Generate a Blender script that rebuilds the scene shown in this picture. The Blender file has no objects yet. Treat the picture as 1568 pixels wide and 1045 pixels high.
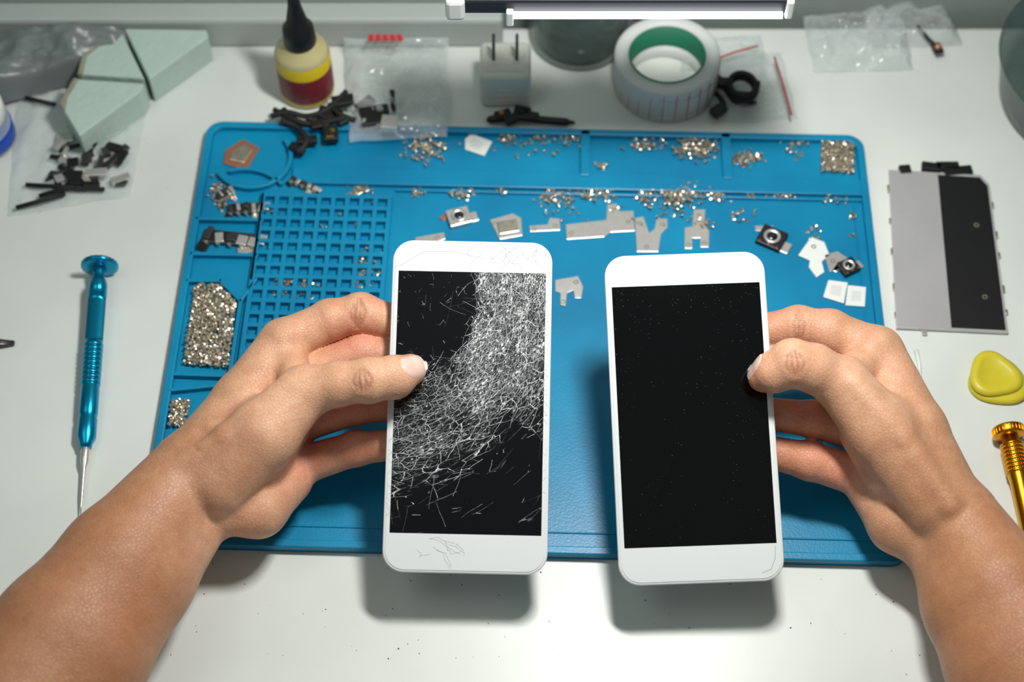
import bpy, bmesh, math, random
import numpy as np
from mathutils import Vector, Matrix, noise
from mathutils.bvhtree import BVHTree
random.seed(7); np.random.seed(7)
# ------------------------------------------------------------------ survey
# work in centimetres, table top = z 0 ; converted to metres at the end
F=2455.0; TH=math.radians(57.9)
CAM=Vector((0,-42.3,67.4))
FW=Vector((0,math.cos(TH),-math.sin(TH))); UP=Vector((0,math.sin(TH),math.cos(TH))); RT=Vector((1,0,0))
TABLE=0.75
def P(px,py,z=0.0):
    d=FW+RT*((px-784)/F)+UP*((522.5-py)/F)
    t=(z-CAM.z)/d.z
    return CAM+d*t
# ------------------------------------------------------------------ materials
def new_mat(name):
    m=bpy.data.materials.new(name); m.use_nodes=True
    nt=m.node_tree; b=nt.nodes['Principled BSDF']; return m,nt,b
def srgb(r,g,b):
    f=lambda c:(c/255/12.92) if c/255<=0.04045 else ((c/255+0.055)/1.055)**2.4
    return (f(r),f(g),f(b),1)
def mat(name,col,rough=0.5,metal=0.0,var=0.12,scale=60,bump=0.0,bscale=200,spec=0.5,sss=0,coat=0,trans=0,emit=0):
    m,nt,b=new_mat(name)
    N=nt.nodes; L=nt.links
    tc=N.new('ShaderNodeTexCoord'); n=N.new('ShaderNodeTexNoise'); n.inputs['Scale'].default_value=scale; n.inputs['Detail'].default_value=4
    L.new(tc.outputs['Object'],n.inputs['Vector'])
    mx=N.new('ShaderNodeMix'); mx.data_type='RGBA'
    c=srgb(*col)
    mx.inputs[6].default_value=tuple(max(0,x*(1-var)) for x in c[:3])+(1,)
    mx.inputs[7].default_value=tuple(min(1,x*(1+var)) for x in c[:3])+(1,)
    L.new(n.outputs['Fac'],mx.inputs[0]); L.new(mx.outputs[2],b.inputs['Base Color'])
    b.inputs['Roughness'].default_value=rough; b.inputs['Metallic'].default_value=metal
    b.inputs['Specular IOR Level'].default_value=spec
    if coat: b.inputs['Coat Weight'].default_value=coat
    if sss:
        b.inputs['Subsurface Weight'].default_value=sss; b.inputs['Subsurface Radius'].default_value=(0.004,0.002,0.001); b.inputs['Subsurface Scale'].default_value=1
    if trans: b.inputs['Transmission Weight'].default_value=trans
    if emit:
        b.inputs['Emission Color'].default_value=c; b.inputs['Emission Strength'].default_value=emit
    if bump:
        n2=N.new('ShaderNodeTexNoise'); n2.inputs['Scale'].default_value=bscale; n2.inputs['Detail'].default_value=5
        L.new(tc.outputs['Object'],n2.inputs['Vector'])
        bp=N.new('ShaderNodeBump'); bp.inputs['Strength'].default_value=bump; bp.inputs['Distance'].default_value=0.001
        L.new(n2.outputs['Fac'],bp.inputs['Height']); L.new(bp.outputs['Normal'],b.inputs['Normal'])
    return m
def film(name,col=(225,232,232),dens=0.18,rough=0.12):
    m,nt,b=new_mat(name); N=nt.nodes; L=nt.links
    b.inputs['Base Color'].default_value=srgb(*col); b.inputs['Roughness'].default_value=rough
    b.inputs['Specular IOR Level'].default_value=1.0
    tr=N.new('ShaderNodeBsdfTransparent'); tr.inputs[0].default_value=(0.93,0.95,0.95,1)
    lw=N.new('ShaderNodeLayerWeight'); lw.inputs[0].default_value=0.3
    tc=N.new('ShaderNodeTexCoord'); n=N.new('ShaderNodeTexNoise'); n.inputs['Scale'].default_value=45; L.new(tc.outputs['Object'],n.inputs['Vector'])
    bp=N.new('ShaderNodeBump'); bp.inputs['Strength'].default_value=0.9; bp.inputs['Distance'].default_value=0.006
    L.new(n.outputs['Fac'],bp.inputs['Height']); L.new(bp.outputs['Normal'],b.inputs['Normal'])
    ma=N.new('ShaderNodeMath'); ma.operation='ADD'; ma.inputs[1].default_value=dens; ma.use_clamp=True
    L.new(lw.outputs['Facing'],ma.inputs[0])
    mm=N.new('ShaderNodeMath'); mm.operation='MULTIPLY'; mm.inputs[1].default_value=0.75
    L.new(ma.outputs[0],mm.inputs[0])
    mx=N.new('ShaderNodeMixShader'); L.new(mm.outputs[0],mx.inputs[0]); L.new(tr.outputs[0],mx.inputs[1]); L.new(b.outputs[0],mx.inputs[2])
    L.new(mx.outputs[0],nt.nodes['Material Output'].inputs[0]); return m
M=dict(
 white=mat('white_plastic',(226,230,226),0.35,var=0.02),
 charger=mat('ivory_plastic',(208,210,200),0.35,var=0.02),
 phonewhite=mat('white_glass',(220,224,224),0.18,var=0.015,coat=0.5),
 black=mat('black_plastic',(14,14,15),0.45,var=0.3),
 rubber=mat('black_rubber',(20,21,22),0.7),
 steel=mat('brushed_steel',(216,212,208),0.32,0.75,var=0.1,scale=300,bump=0.1),
 plate=mat('satin_shield_plate',(206,203,206),0.33,0.5,var=0.14,scale=25,bump=0.15),
 steel2=mat('nickel_screws',(212,202,184),0.27,0.92,var=0.45,scale=400),
 darksteel=mat('dark_steel',(84,84,84),0.35,0.8),
 copper=mat('copper_foil',(190,130,105),0.4,0.7),
 gold=mat('anodised_gold',(214,150,30),0.28,1.0,var=0.08),
 goldc=mat('gold_contacts',(205,165,80),0.3,1.0),
 blue=mat('anodised_blue',(20,150,190),0.28,0.85,var=0.06),
 mint=mat('mint_sponge',(176,196,187),0.85,var=0.07,scale=90,bump=0.5,bscale=260),
 mintworn=mat('worn_mint',(140,142,125),0.9,var=0.4,scale=120,bump=0.8,bscale=200),
 yellow=mat('yellow_wax',(206,192,48),0.4,var=0.08,sss=0.2),
 label=mat('label_yellow',(220,192,20),0.5,var=0.05),
 labelred=mat('label_maroon',(120,35,45),0.5,var=0.5,scale=500),
 amber=mat('bottle_plastic',(190,180,130),0.2,var=0.1,coat=.4),
 red=mat('red_print',(190,40,45),0.5),
 green=mat('green_core',(40,120,92),0.45,var=0.12),
 tape=mat('paper_tape',(210,214,212),0.5,var=0.03),
 lampbase=mat('lamp_base_grey',(70,82,80),0.25,var=0.15,coat=0.5),
 alu=mat('aluminium',(110,114,120),0.4,0.5,var=0.05),
 aludark=mat('aluminium_dark',(48,52,58),0.45,0.4,var=0.05),
 greycable=mat('grey_bag',(112,120,120),0.35,var=0.3,scale=20,bump=0.5,bscale=50),
 bluecap=mat('blue_cap',(20,70,170),0.35),
 film=film('clear_film'), film2=film('clear_film_dense',dens=0.30), glassgrey=film('smoky_plastic',(62,84,82),0.45,0.15), glassjar=film('smoked_glass',(110,124,118),0.16,0.06),
 lens=mat('lens_glass',(8,10,24),0.05,coat=1),
 tube=mat('lamp_tube',(255,255,255),0.4,emit=6,var=0),
 wall=mat('painted_wall',(146,156,152),0.7,var=0.06,scale=8),
 ledge=mat('painted_ledge',(170,178,174),0.6,var=0.06,scale=8),
 floor=mat('floor_tile',(120,118,112),0.5,var=0.15,scale=6),
 dust=mat('table_crumbs',(90,80,70),0.8),
 lint=mat('lint',(92,95,97),0.8),
)
# ------------------------------------------------------------------ mesh builder
OBJS=[]
class Obj:
    def __init__(s,name): s.bm=bmesh.new(); s.mats=[]; s.name=name
    def mi(s,m):
        if m not in s.mats: s.mats.append(m)
        return s.mats.index(m)
    def add(s,tb,m,smooth=False,X=None):
        i=s.mi(m)
        if X is not None: tb.transform(X)
        for f in tb.faces: f.material_index=i; f.smooth=smooth
        me=bpy.data.meshes.new('t'); tb.to_mesh(me); tb.free(); s.bm.from_mesh(me); bpy.data.meshes.remove(me)
    def done(s,recalc=True):
        if recalc: bmesh.ops.recalc_face_normals(s.bm,faces=s.bm.faces)
        me=bpy.data.meshes.new(s.name); s.bm.to_mesh(me); s.bm.free()
        for m in s.mats: me.materials.append(m)
        return link(s.name,me)
def link(name,me):
    o=bpy.data.objects.new(name,me); bpy.context.collection.objects.link(o); OBJS.append(o); return o
def bevel(tb,w,seg=2,ang=0.5):
    if w<=0: return
    es=[e for e in tb.edges if len(e.link_faces)==2 and e.calc_face_angle(0)>ang]
    bmesh.ops.bevel(tb,geom=es,offset=w,segments=seg,affect='EDGES',profile=0.5,clamp_overlap=True)
def box(c,size,ang=0,bev=0.0,R=None,seg=2):
    tb=bmesh.new(); bmesh.ops.create_cube(tb,size=1)
    for v in tb.verts: v.co=Vector((v.co.x*size[0],v.co.y*size[1],v.co.z*size[2]))
    bevel(tb,bev,seg)
    X=Matrix.Translation(Vector(c))@(R.to_4x4() if R is not None else Matrix.Rotation(ang,4,'Z'))
    tb.transform(X); return tb
def prism(pts,z0,z1,bev=0.0,seg=2):
    tb=bmesh.new()
    a=[tb.verts.new((p[0],p[1],z0)) for p in pts]; b=[tb.verts.new((p[0],p[1],z1)) for p in pts]
    tb.faces.new(a[::-1]); tb.faces.new(b); n=len(pts)
    for i in range(n): tb.faces.new((a[i],a[(i+1)%n],b[(i+1)%n],b[i]))
    bmesh.ops.recalc_face_normals(tb,faces=tb.faces)
    if bev: bevel(tb,bev,seg,0.35)
    return tb
def axisM(a,b):
    d=(Vector(b)-Vector(a)).normalized(); return Matrix.Translation(Vector(a))@d.to_track_quat('Z','Y').to_matrix().to_4x4()
def lathe(a,b,prof,seg=32,lobes=None,cap=True):
    """prof: list (r,h) along axis a->b, h in cm"""
    tb=bmesh.new(); rings=[]
    for r,h in prof:
        ring=[]
        for i in range(seg):
            t=2*math.pi*i/seg; k=lobes(t) if lobes else 1
            ring.append(tb.verts.new((r*k*math.cos(t),r*k*math.sin(t),h)))
        rings.append(ring)
    for j in range(len(rings)-1):
        for i in range(seg): tb.faces.new((rings[j][i],rings[j][(i+1)%seg],rings[j+1][(i+1)%seg],rings[j+1][i]))
    if cap: tb.faces.new(rings[0][::-1]); tb.faces.new(rings[-1])
    tb.transform(axisM(a,b)); return tb
def cyl(a,b,r,r2=None,seg=20):
    return lathe(a,b,[(r,0),(r if r2 is None else r2,(Vector(b)-Vector(a)).length)],seg)
def tube(pts,r,seg=8):
    tb=bmesh.new(); pts=[Vector(p) for p in pts]; rings=[]; n=len(pts); up=Vector((0,0,1))
    for i,p in enumerate(pts):
        d=(pts[min(i+1,n-1)]-pts[max(i-1,0)]).normalized()
        x=d.cross(up)
        if x.length<1e-3: x=d.cross(Vector((1,0,0)))
        x.normalize(); y=x.cross(d)
        rr=r[i] if isinstance(r,(list,tuple)) else r
        rings.append([tb.verts.new(p+x*rr*math.cos(2*math.pi*k/seg)+y*rr*math.sin(2*math.pi*k/seg)) for k in range(seg)])
    for j in range(n-1):
        for k in range(seg): tb.faces.new((rings[j][k],rings[j][(k+1)%seg],rings[j+1][(k+1)%seg],rings[j+1][k]))
    tb.faces.new(rings[0][::-1]); tb.faces.new(rings[-1]); return tb
def smoothpath(pts,n=6):
    pts=[Vector(p) for p in pts]; out=[]
    for i in range(len(pts)-1):
        p0=pts[max(i-1,0)];p1=pts[i];p2=pts[i+1];p3=pts[min(i+2,len(pts)-1)]
        for k in range(n):
            t=k/n; out.append(0.5*((2*p1)+(p2-p0)*t+(2*p0-5*p1+4*p2-p3)*t*t+(3*p1-p0-3*p2+p3)*t**3))
    out.append(pts[-1]); return out
def sphere(c,r,sc=(1,1,1),seg=16):
    tb=bmesh.new(); bmesh.ops.create_uvsphere(tb,u_segments=seg,v_segments=seg//2,radius=r)
    for v in tb.verts: v.co=Vector((v.co.x*sc[0],v.co.y*sc[1],v.co.z*sc[2]))+Vector(c)
    return tb
def sheet(c00,c10,c11,c01,nu=24,nv=24,amp=0.3,freq=0.5,seed=0,lift=0.0):
    tb=bmesh.new(); g=[]
    c00,c10,c11,c01=map(Vector,(c00,c10,c11,c01))
    for j in range(nv+1):
        row=[]
        for i in range(nu+1):
            u=i/nu;v=j/nv
            p=(c00*(1-u)+c10*u)*(1-v)+(c01*(1-u)+c11*u)*v
            q=Vector((p.x*freq+seed,p.y*freq,seed))
            nz=noise.noise(q)+0.5*noise.noise(q*2.3)+0.5*abs(noise.noise(q*4.1))
            edge=min(1,8*u*(1-u)*1.0+0.15,8*v*(1-v)+0.15)
            p=p+Vector((0.15*noise.noise(q+Vector((9,0,0))),0.15*noise.noise(q+Vector((0,9,0))),0))
            p.z=p.z+max(0.02,(lift*edge+amp*nz*edge))
            row.append(tb.verts.new(p))
        g.append(row)
    for j in range(nv):
        for i in range(nu): tb.faces.new((g[j][i],g[j][i+1],g[j+1][i+1],g[j+1][i]))
    return tb
def rrect(w,h,r,n=8):
    pts=[]
    for cx,cy,a0 in ((w/2-r,h/2-r,0),(-w/2+r,h/2-r,90),(-w/2+r,-h/2+r,180),(w/2-r,-h/2+r,270)):
        for k in range(n+1):
            a=math.radians(a0+90*k/n); pts.append((cx+r*math.cos(a),cy+r*math.sin(a)))
    return pts
# ------------------------------------------------------------------ room / table
def tablemat():
    m,nt,b=new_mat('table_laminate'); N=nt.nodes; L=nt.links
    tc=N.new('ShaderNodeTexCoord'); n=N.new('ShaderNodeTexNoise'); n.inputs['Scale'].default_value=9; n.inputs['Detail'].default_value=6
    L.new(tc.outputs['Object'],n.inputs['Vector'])
    r=N.new('ShaderNodeValToRGB'); r.color_ramp.elements[0].color=srgb(204,210,205); r.color_ramp.elements[1].color=srgb(222,226,221)
    r.color_ramp.elements[0].position=0.3; r.color_ramp.elements[1].position=0.7
    L.new(n.outputs['Fac'],r.inputs[0])
    v=N.new('ShaderNodeTexNoise'); v.inputs['Scale'].default_value=420; v.inputs['Detail'].default_value=1; L.new(tc.outputs['Object'],v.inputs['Vector'])
    r2=N.new('ShaderNodeValToRGB'); r2.color_ramp.elements[0].position=0.79; r2.color_ramp.elements[1].position=0.82; r2.color_ramp.elements[0].color=(1,1,1,1); r2.color_ramp.elements[1].color=(.45,.42,.38,1)
    L.new(v.outputs['Fac'],r2.inputs[0])
    mx=N.new('ShaderNodeMix'); mx.data_type='RGBA'; mx.blend_type='MULTIPLY'; mx.inputs[0].default_value=1
    L.new(r.outputs[0],mx.inputs[6]); L.new(r2.outputs[0],mx.inputs[7]); L.new(mx.outputs[2],b.inputs['Base Color'])
    b.inputs['Roughness'].default_value=0.36
    return m
TM=tablemat()
t=Obj('workbench_table')
t.add(box((0,-11.5,-1.25),(140,65,2.5),bev=0.3),TM)
for sx in (-64,64):
    for sy in (-38,16): t.add(box((sx,sy,-38.7),(5,5,72.6),bev=0.3),M['white'])
t.add(box((0,16,-6),(124,2,7)),M['white'])
t.done()
fl=Obj('floor'); fl.add(box((0,-60,-77),(400,300,4)),M['floor']); fl.done()
w=Obj('wall_back'); w.add(box((0,24,25),(400,4,200)),M['wall']); w.done()
tr=Obj('trim_1'); tr.add(box((-35,20.2,1.1),(69,1.6,2.2),bev=0.25),M['ledge']); tr.add(box((-35,20.9,2.9),(69,0.5,1.2),bev=0.1),M['ledge']); tr.done()
# ------------------------------------------------------------------ repair mat
MA=math.radians(-1.6); MC=Vector((0.85,0.7,0)); MW,MH=35.2,24.9
MX=Matrix.Translation(MC)@Matrix.Rotation(MA,4,'Z'); MXI=MX.inverted()
def ML(px,py,z=0.4):
    q=MXI@P(px,py,z); return q.x,q.y
def matmat(name='silicone_blue'):
    m,nt,b=new_mat(name); N=nt.nodes; L=nt.links
    tc=N.new('ShaderNodeTexCoord'); n=N.new('ShaderNodeTexNoise'); n.inputs['Scale'].default_value=14; n.inputs['Detail'].default_value=7
    L.new(tc.outputs['Object'],n.inputs['Vector'])
    r=N.new('ShaderNodeValToRGB'); r.color_ramp.elements[0].color=srgb(0,112,154); r.color_ramp.elements[1].color=srgb(4,138,180)
    r.color_ramp.elements[0].position=0.3; r.color_ramp.elements[1].position=0.7
    L.new(n.outputs['Fac'],r.inputs[0]); L.new(r.outputs[0],b.inputs['Base Color'])
    b.inputs['Roughness'].default_value=0.36; b.inputs['Specular IOR Level'].default_value=.4
    n2=N.new('ShaderNodeTexNoise'); n2.inputs['Scale'].default_value=900; L.new(tc.outputs['Object'],n2.inputs['Vector'])
    bp=N.new('ShaderNodeBump'); bp.inputs['Strength'].default_value=0.15; bp.inputs['Distance'].default_value=0.0005
    L.new(n2.outputs['Fac'],bp.inputs['Height']); L.new(bp.outputs['Normal'],b.inputs['Normal'])
    return m
MB=matmat()
mt=Obj('silicone_repair_mat')
ZF,ZT=0.25,0.58
mt.add(prism(rrect(MW,MH,0.9),0.0,ZF,0.04),MB,X=MX)
def ring(outer,inner,z0,z1,bw=0.06,closed=True):
    tb=bmesh.new(); n=len(outer)
    ob=[tb.verts.new((x,y,z0)) for x,y in outer]; ot=[tb.verts.new((x,y,z1)) for x,y in outer]
    ib=[tb.verts.new((x,y,z0)) for x,y in inner]; it=[tb.verts.new((x,y,z1)) for x,y in inner]
    for i in range(n if closed else n-1):
        j=(i+1)%n
        tb.faces.new((ob[i],ob[j],ot[j],ot[i])); tb.faces.new((ot[i],ot[j],it[j],it[i])); tb.faces.new((it[i],it[j],ib[j],ib[i])); tb.faces.new((ib[i],ib[j],ob[j],ob[i]))
    if not closed:
        tb.faces.new((ob[0],ot[0],it[0],ib[0])); tb.faces.new((ob[-1],ib[-1],it[-1],ot[-1]))
    bmesh.ops.recalc_face_normals(tb,faces=tb.faces); bevel(tb,bw,2,0.9); return tb
mt.add(ring(rrect(MW,MH,0.9),rrect(MW-0.8,MH-0.8,0.6),0.05,ZT),MB,X=MX)
def rib(pp,wd=0.16,z1=ZT,loc=False):
    q=[Vector(p) if loc else Vector(ML(*p)) for p in pp]
    for a,b in zip(q[:-1],q[1:]):
        d=b-a; c=(a+b)/2
        mt.add(box((c.x,c.y,(ZF+z1)/2-0.02),(d.length+wd*0.9,wd,z1-ZF+0.04),math.atan2(d.y,d.x),0.04),MB,X=MX)
topv=MH/2-0.3
yr=ML(800,264)[1]; yr2=ML(800,289)[1]; xr=MW/2-0.35; xl=ML(447,275)[0]
mt.add(box(((xl+xr)/2,(yr+yr2)/2,(ZF+0.48)/2),(xr-xl,yr-yr2,0.48-ZF+0.04),0,0.05),MB,X=MX)
for i in range(60):
    x=xl+2.2+i*0.4
    if x<xr-1: mt.add(box((x,yr2+ (0.16 if i%5 else 0.22),0.5),(0.03,0.2 if i%5 else 0.34,0.03)),MB,X=MX)
for pxx in (896,1112):
    x=ML(pxx,235)[0]; rib([(x,yr),(x,topv)],0.5,loc=True)
cx,cy=ML(388,243)
def arc(cx,cy,r,a0,a1,n=20): return [(cx+r*math.cos(math.radians(a0+(a1-a0)*k/n)),cy+r*math.sin(math.radians(a0+(a1-a0)*k/n))) for k in range(n+1)]
mt.add(ring(arc(cx,cy,2.12,-150,40,28),arc(cx,cy,1.88,-150,40,28),ZF-.02,ZT,.04,False),MB,X=MX)
mt.add(ring(arc(cx-.3,cy-3.4,2.7,40,110),arc(cx-.3,cy-3.4,2.5,40,110),ZF-.02,ZT,.04,False),MB,X=MX)
xg=ML(402,330)[0]; lx=-MW/2+0.3
rib([(xg-0.1,ML(400,300)[1]),(xg-0.1,ML(400,430)[1])],0.2,loc=True)
for py in (338,392): rib([(lx,ML(350,py)[1]),(xg,ML(350,py)[1])],0.2,loc=True)
rib([(288,432),(338,432),(369,463),(352,578),(268,575)],0.2)
rib([(369,463),(392,430)],0.16)
rib([(262,600),(340,592),(330,690),(240,690)],0.18)
GX0=ML(404,300)[0]; GY0=ML(480,302)[1]; pitch=0.735; NC=9; NR=15
for i in range(NC+1):
    x=GX0+i*pitch; mt.add(box((x,GY0-NR*pitch/2,(ZF+ZT)/2),(0.25,NR*pitch+0.2,ZT-ZF),0,0.035),MB,X=MX)
for j in range(NR+1):
    y=GY0-j*pitch; mt.add(box((GX0+NC*pitch/2,y,(ZF+ZT)/2-0.002),(NC*pitch+0.2,0.25,ZT-ZF),0,0.035),MB,X=MX)
wx0=GX0+NC*pitch+0.3; wy1=yr2-0.25
rib([(wx0,wy1),(xr,wy1)],0.12,z1=0.42,loc=True); 
rib([(lx,-MH/2+1.2),(xr,-MH/2+1.2)],0.1,z1=0.31,loc=True)
rib([(xr-0.5,wy1),(xr-0.5,-MH/2+1.2)],0.1,z1=0.31,loc=True)
MATO=mt.done()
# ------------------------------------------------------------------ screws
def template():
    tb=bmesh.new()
    s=lathe((0,0,0),(0,0,1),[(0.07,0),(0.12,0.01),(0.12,0.06),(0.10,0.075),(0.045,0.076),(0.03,0.05)],8)
    me=bpy.data.meshes.new('t'); s.to_mesh(me); tb.from_mesh(me); s.free()
    s=lathe((0,0,-0.22),(0,0,0.02),[(0.02,0),(0.055,0.03),(0.055,0.22)],6)
    me2=bpy.data.meshes.new('t'); s.to_mesh(me2); tb.from_mesh(me2); s.free()
    me3=bpy.data.meshes.new('t'); tb.to_mesh(me3); tb.free()
    V=np.array([v.co[:] for v in me3.vertices]); Fc=[list(p.vertices) for p in me3.polygons]; return V,Fc
SV,SF=template()
def inpoly(x,y,poly):
    c=False;n=len(poly)
    for i in range(n):
        x1,y1=poly[i];x2,y2=poly[(i+1)%n]
        if (y1>y)!=(y2>y) and x<(x2-x1)*(y-y1)/(y2-y1)+x1: c=not c
    return c
def screws(name,spots,matl=None,mul=1.7,size=.66):
    VV=[];FF=[];off=0
    for s in spots:
        kind=s[0]
        if kind=='b':
            _,px,py,sx,sy,n,zh=s; pts=[(px+random.gauss(0,sx*0.5),py+random.gauss(0,sy*0.5)) for _ in range(int(n*mul))]
        else:
            _,poly,n,zh=s; xs=[p[0] for p in poly]; ys=[p[1] for p in poly]; pts=[]
            while len(pts)<n*mul:
                x=random.uniform(min(xs),max(xs));y=random.uniform(min(ys),max(ys))
                if inpoly(x,y,poly): pts.append((x,y))
        for x,y in pts:
            p=P(x,y,ZF); sc=random.uniform(0.75,1.3)*size
            q=Matrix.Rotation(random.uniform(0,6.28),3,'Z')@Matrix.Rotation(random.choice([0,1.45,1.45,1.7,3.14])+random.gauss(0,.2),3,'X')
            A=np.array(q)*sc
            v=SV@A.T
            zmin=v[:,2].min(); v=v+np.array([p.x,p.y,ZF-zmin+0.005+random.uniform(0,zh)])
            VV.append(v); FF+= [[i+off for i in f] for f in SF]; off+=len(v)
    me=bpy.data.meshes.new(name); me.from_pydata(np.concatenate(VV).tolist(),[],FF); me.materials.append(matl or M['steel2']); return link(name,me)
screws('screw_pile',[('p',[(300,440),(335,440),(362,466),(350,565),(283,560)],640,0.22)],mul=2.2)
screws('screw_pile',[('p',[(265,615),(292,615),(284,655),(258,655)],90,0.15)],mul=2.2)
screws('screw_pile',[('p',[(1258,218),(1306,218),(1307,267),(1257,265)],230,0.14)],mul=2.2)
screws('screw_pile',[('b',655,228,32,24,70,.1),('b',775,214,18,8,20,.0),('b',830,214,18,10,10,.0),('b',870,214,18,10,20,.0),('b',925,255,14,5,14,.0),('b',990,224,26,12,30,.05),('b',1065,228,34,18,105,.1),('b',1138,246,24,14,34,.05),('b',1215,225,18,16,20,0),('b',1160,243,10,8,8,0),('b',820,232,60,14,10,0)])
screws('screw_pile',[('b',548,292,14,7,10,0),('b',640,296,12,7,10,0),('b',710,298,22,8,22,0),('b',768,295,10,6,8,0),('b',848,303,22,14,38,.05),('b',912,299,30,12,48,.05),('b',985,302,14,14,20,0),('b',1040,302,34,18,110,.12),('b',1098,302,18,10,22,0),('b',1150,300,16,8,10,0),('b',1197,300,18,8,18,0),('b',1280,305,22,8,9,0),('b',1302,334,9,8,4,0),('b',1304,360,8,6,2,0),('b',1135,332,20,14,8,0),('b',1245,355,16,10,6,0),('b',1075,345,20,12,10,0),('b',860,318,30,14,12,0),('b',1000,325,80,20,14,0)])
screws('screw_pile',[('b',335,300,12,20,34,.06),('b',562,420,22,34,46,.0),('b',545,430,8,10,10,0),('b',440,440,22,16,34,0),('b',475,445,14,14,14,0),('b',420,320,8,8,4,0),('b',570,330,10,30,6,0),('b',530,350,30,30,6,0)])
# ------------------------------------------------------------------ small parts on the mat
def PP(pts,z): return [tuple(P(x,y,z)[:2]) for x,y in pts]
def bracket(pts,name='metal_bracket',z=ZF,h=0.08,m=None,holes=()):
    o=Obj(name); poly=PP(pts,z); o.add(prism(poly,z+0.01,z+h,0.02),m or M['steel'])
    for hx,hy in holes:
        p=P(hx,hy,z+h); o.add(lathe((p.x,p.y,z+h-0.01),(p.x,p.y,z+h+1),[(0.13,0),(0.13,0.03),(0.07,0.03),(0.06,0.005)],14),M['steel2'])
    return o
bracket([(866,345),(928,338),(930,314),(944,313),(950,325),(970,324),(972,355),(935,357),(925,364),(868,368)],holes=[(875,357),(937,322),(962,340)]).done()
bracket([(810,347),(838,345),(842,335),(857,336),(858,354),(812,356)],holes=[(818,351),(850,346)]).done()
o=bracket([(750,338),(785,328),(798,335),(800,362),(765,368)],holes=[(758,342)]); a=P(778,348,.4); o.add(box((a.x,a.y,.4),(1.0,.8,.14),.2,.03),M['steel2']); o.done()
bracket([(972,335),(985,333),(994,358),(1002,352),(1005,337),(1022,336),(1022,350),(1012,360),(1008,387),(975,387)],holes=[(979,342),(1014,343),(990,378)]).done()
bracket([(1048,350),(1060,348),(1062,322),(1080,322),(1078,345),(1086,355),(1085,380),(1072,380),(1072,366),(1060,366),(1060,382),(1048,382)],holes=[(1070,330),(1054,375),(1079,372)]).done()
bracket([(850,430),(885,424),(893,440),(890,458),(880,458),(878,446),(868,450),(866,470),(858,468),(858,450),(850,447)],holes=[(882,432),(862,462)]).done()
bracket([(636,365),(680,357),(682,367),(660,378),(636,375)],holes=[(670,364)]).done()
bracket([(525,300),(560,284),(566,292),(548,299),(530,306)],h=0.06,m=M['steel2']).done()
def camera_module(px,py,s,ang,dark=True,name='phone_camera_module'):
    o=Obj(name); p=P(px,py,ZF); X=Matrix.Translation((p.x,p.y,ZF))@Matrix.Rotation(ang,4,'Z')
    o.add(box((0,0,.16),(s,s*.9,.3),0,.05),M['black'] if dark else M['steel'],X=X)
    o.add(box((s*.55,-s*.1,.06),(s*.5,s*.5,.08),0,.02),M['steel'],X=X)
    o.add(box((-s*.45,s*.35,.05),(s*.7,s*.25,.06),.5,.02),M['steel' if dark else 'copper'],X=X)
    o.add(lathe((0,0,.3),(0,0,1),[(s*.33,0),(s*.33,.1),(s*.26,.12),(s*.22,.08)],24),M['steel'],True,X=X)
    o.add(lathe((0,0,.3),(0,0,1),[(s*.22,0.05),(s*.2,.1),(s*.08,.115)],20),M['lens'],True,X=X)
    for k in range(3): o.add(cyl((-s*.35+k*s*.35,-s*.38,.3),(-s*.35+k*s*.35,-s*.38,.34),.05,seg=8),M['goldc'],X=X)
    o.done()
camera_module(703,336,1.2,0.3,False); camera_module(1181,368,1.35,-.5); camera_module(1298,412,0.95,0.5)
o=bracket([(1222,392),(1242,364),(1262,372),(1270,392),(1258,402),(1262,418),(1250,426),(1238,410),(1240,400)],'metal_bracket',m=M['white'],holes=[(1246,378)]); o.done()
bracket([(1262,392),(1282,386),(1300,398),(1296,412),(1270,418)],'metal_bracket',holes=[(1275,400)]).done()
for q in ([(712,214),(722,206),(754,218),(742,240),(712,230)],[(1268,430),(1298,434),(1292,466),(1260,456)],[(1298,438),(1326,441),(1324,471),(1294,469)]):
    o=Obj('adhesive_pad'); o.add(prism(PP(q,ZF),ZF+.01,ZF+.09,.03),M['white']); o.add(prism(PP([( (x+sum(a for a,_ in q)/len(q))/2,(y+sum(b for _,b in q)/len(q))/2) for x,y in q],ZF),ZF+.08,ZF+.1,.01),M['tape']); o.done()
o=Obj('copper_shield_frame'); 
o.add(prism(PP([(345,232),(372,215),(398,228),(378,262),(342,252)],ZF),ZF+.01,ZF+.12,.03),M['copper']); o.add(prism(PP([(355,236),(374,224),(388,232),(374,252),(352,247)],ZF),ZF+.1,ZF+.18,.03),M['steel2']); o.done()
def connector_strip(px,py,w,h,ang,name='flex_connector'):
    o=Obj(name); p=P(px,py,ZF); X=Matrix.Translation((p.x,p.y,ZF))@Matrix.Rotation(ang,4,'Z')
    o.add(box((0,0,.12),(w,h*.8,.22),0,.04),M['darksteel'],X=X)
    o.add(box((-w*.22,.02,.2),(w*.4,h*.6,.18),.03,.05),M['black'],X=X)
    for k in range(5):
        x=-w/2+w*(k+.5)/5; o.add(box((x,random.uniform(-.2,.2)*h,.25),(w*random.uniform(.1,.18),h*random.uniform(.4,.8),.16),random.uniform(-.3,.3),.03),M['steel'] if k%2 or k>2 else M['darksteel'],X=X)
        o.add(cyl((x,-h*.45,.1),(x,-h*.45,.3),.1,seg=10),M['steel2'],X=X)
    o.add(box((w*.3,-h*.6,.08),(w*.3,h*.4,.14),0.3,.02),M['steel'],X=X); o.add(box((-w*.45,-h*.5,.08),(w*.2,h*.8,.14),-.3,.02),M['black'],X=X); o.add(box((w*.52,h*.1,.14),(w*.16,h*.6,.2),-.2,.04),M['steel'],X=X); o.done()
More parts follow.
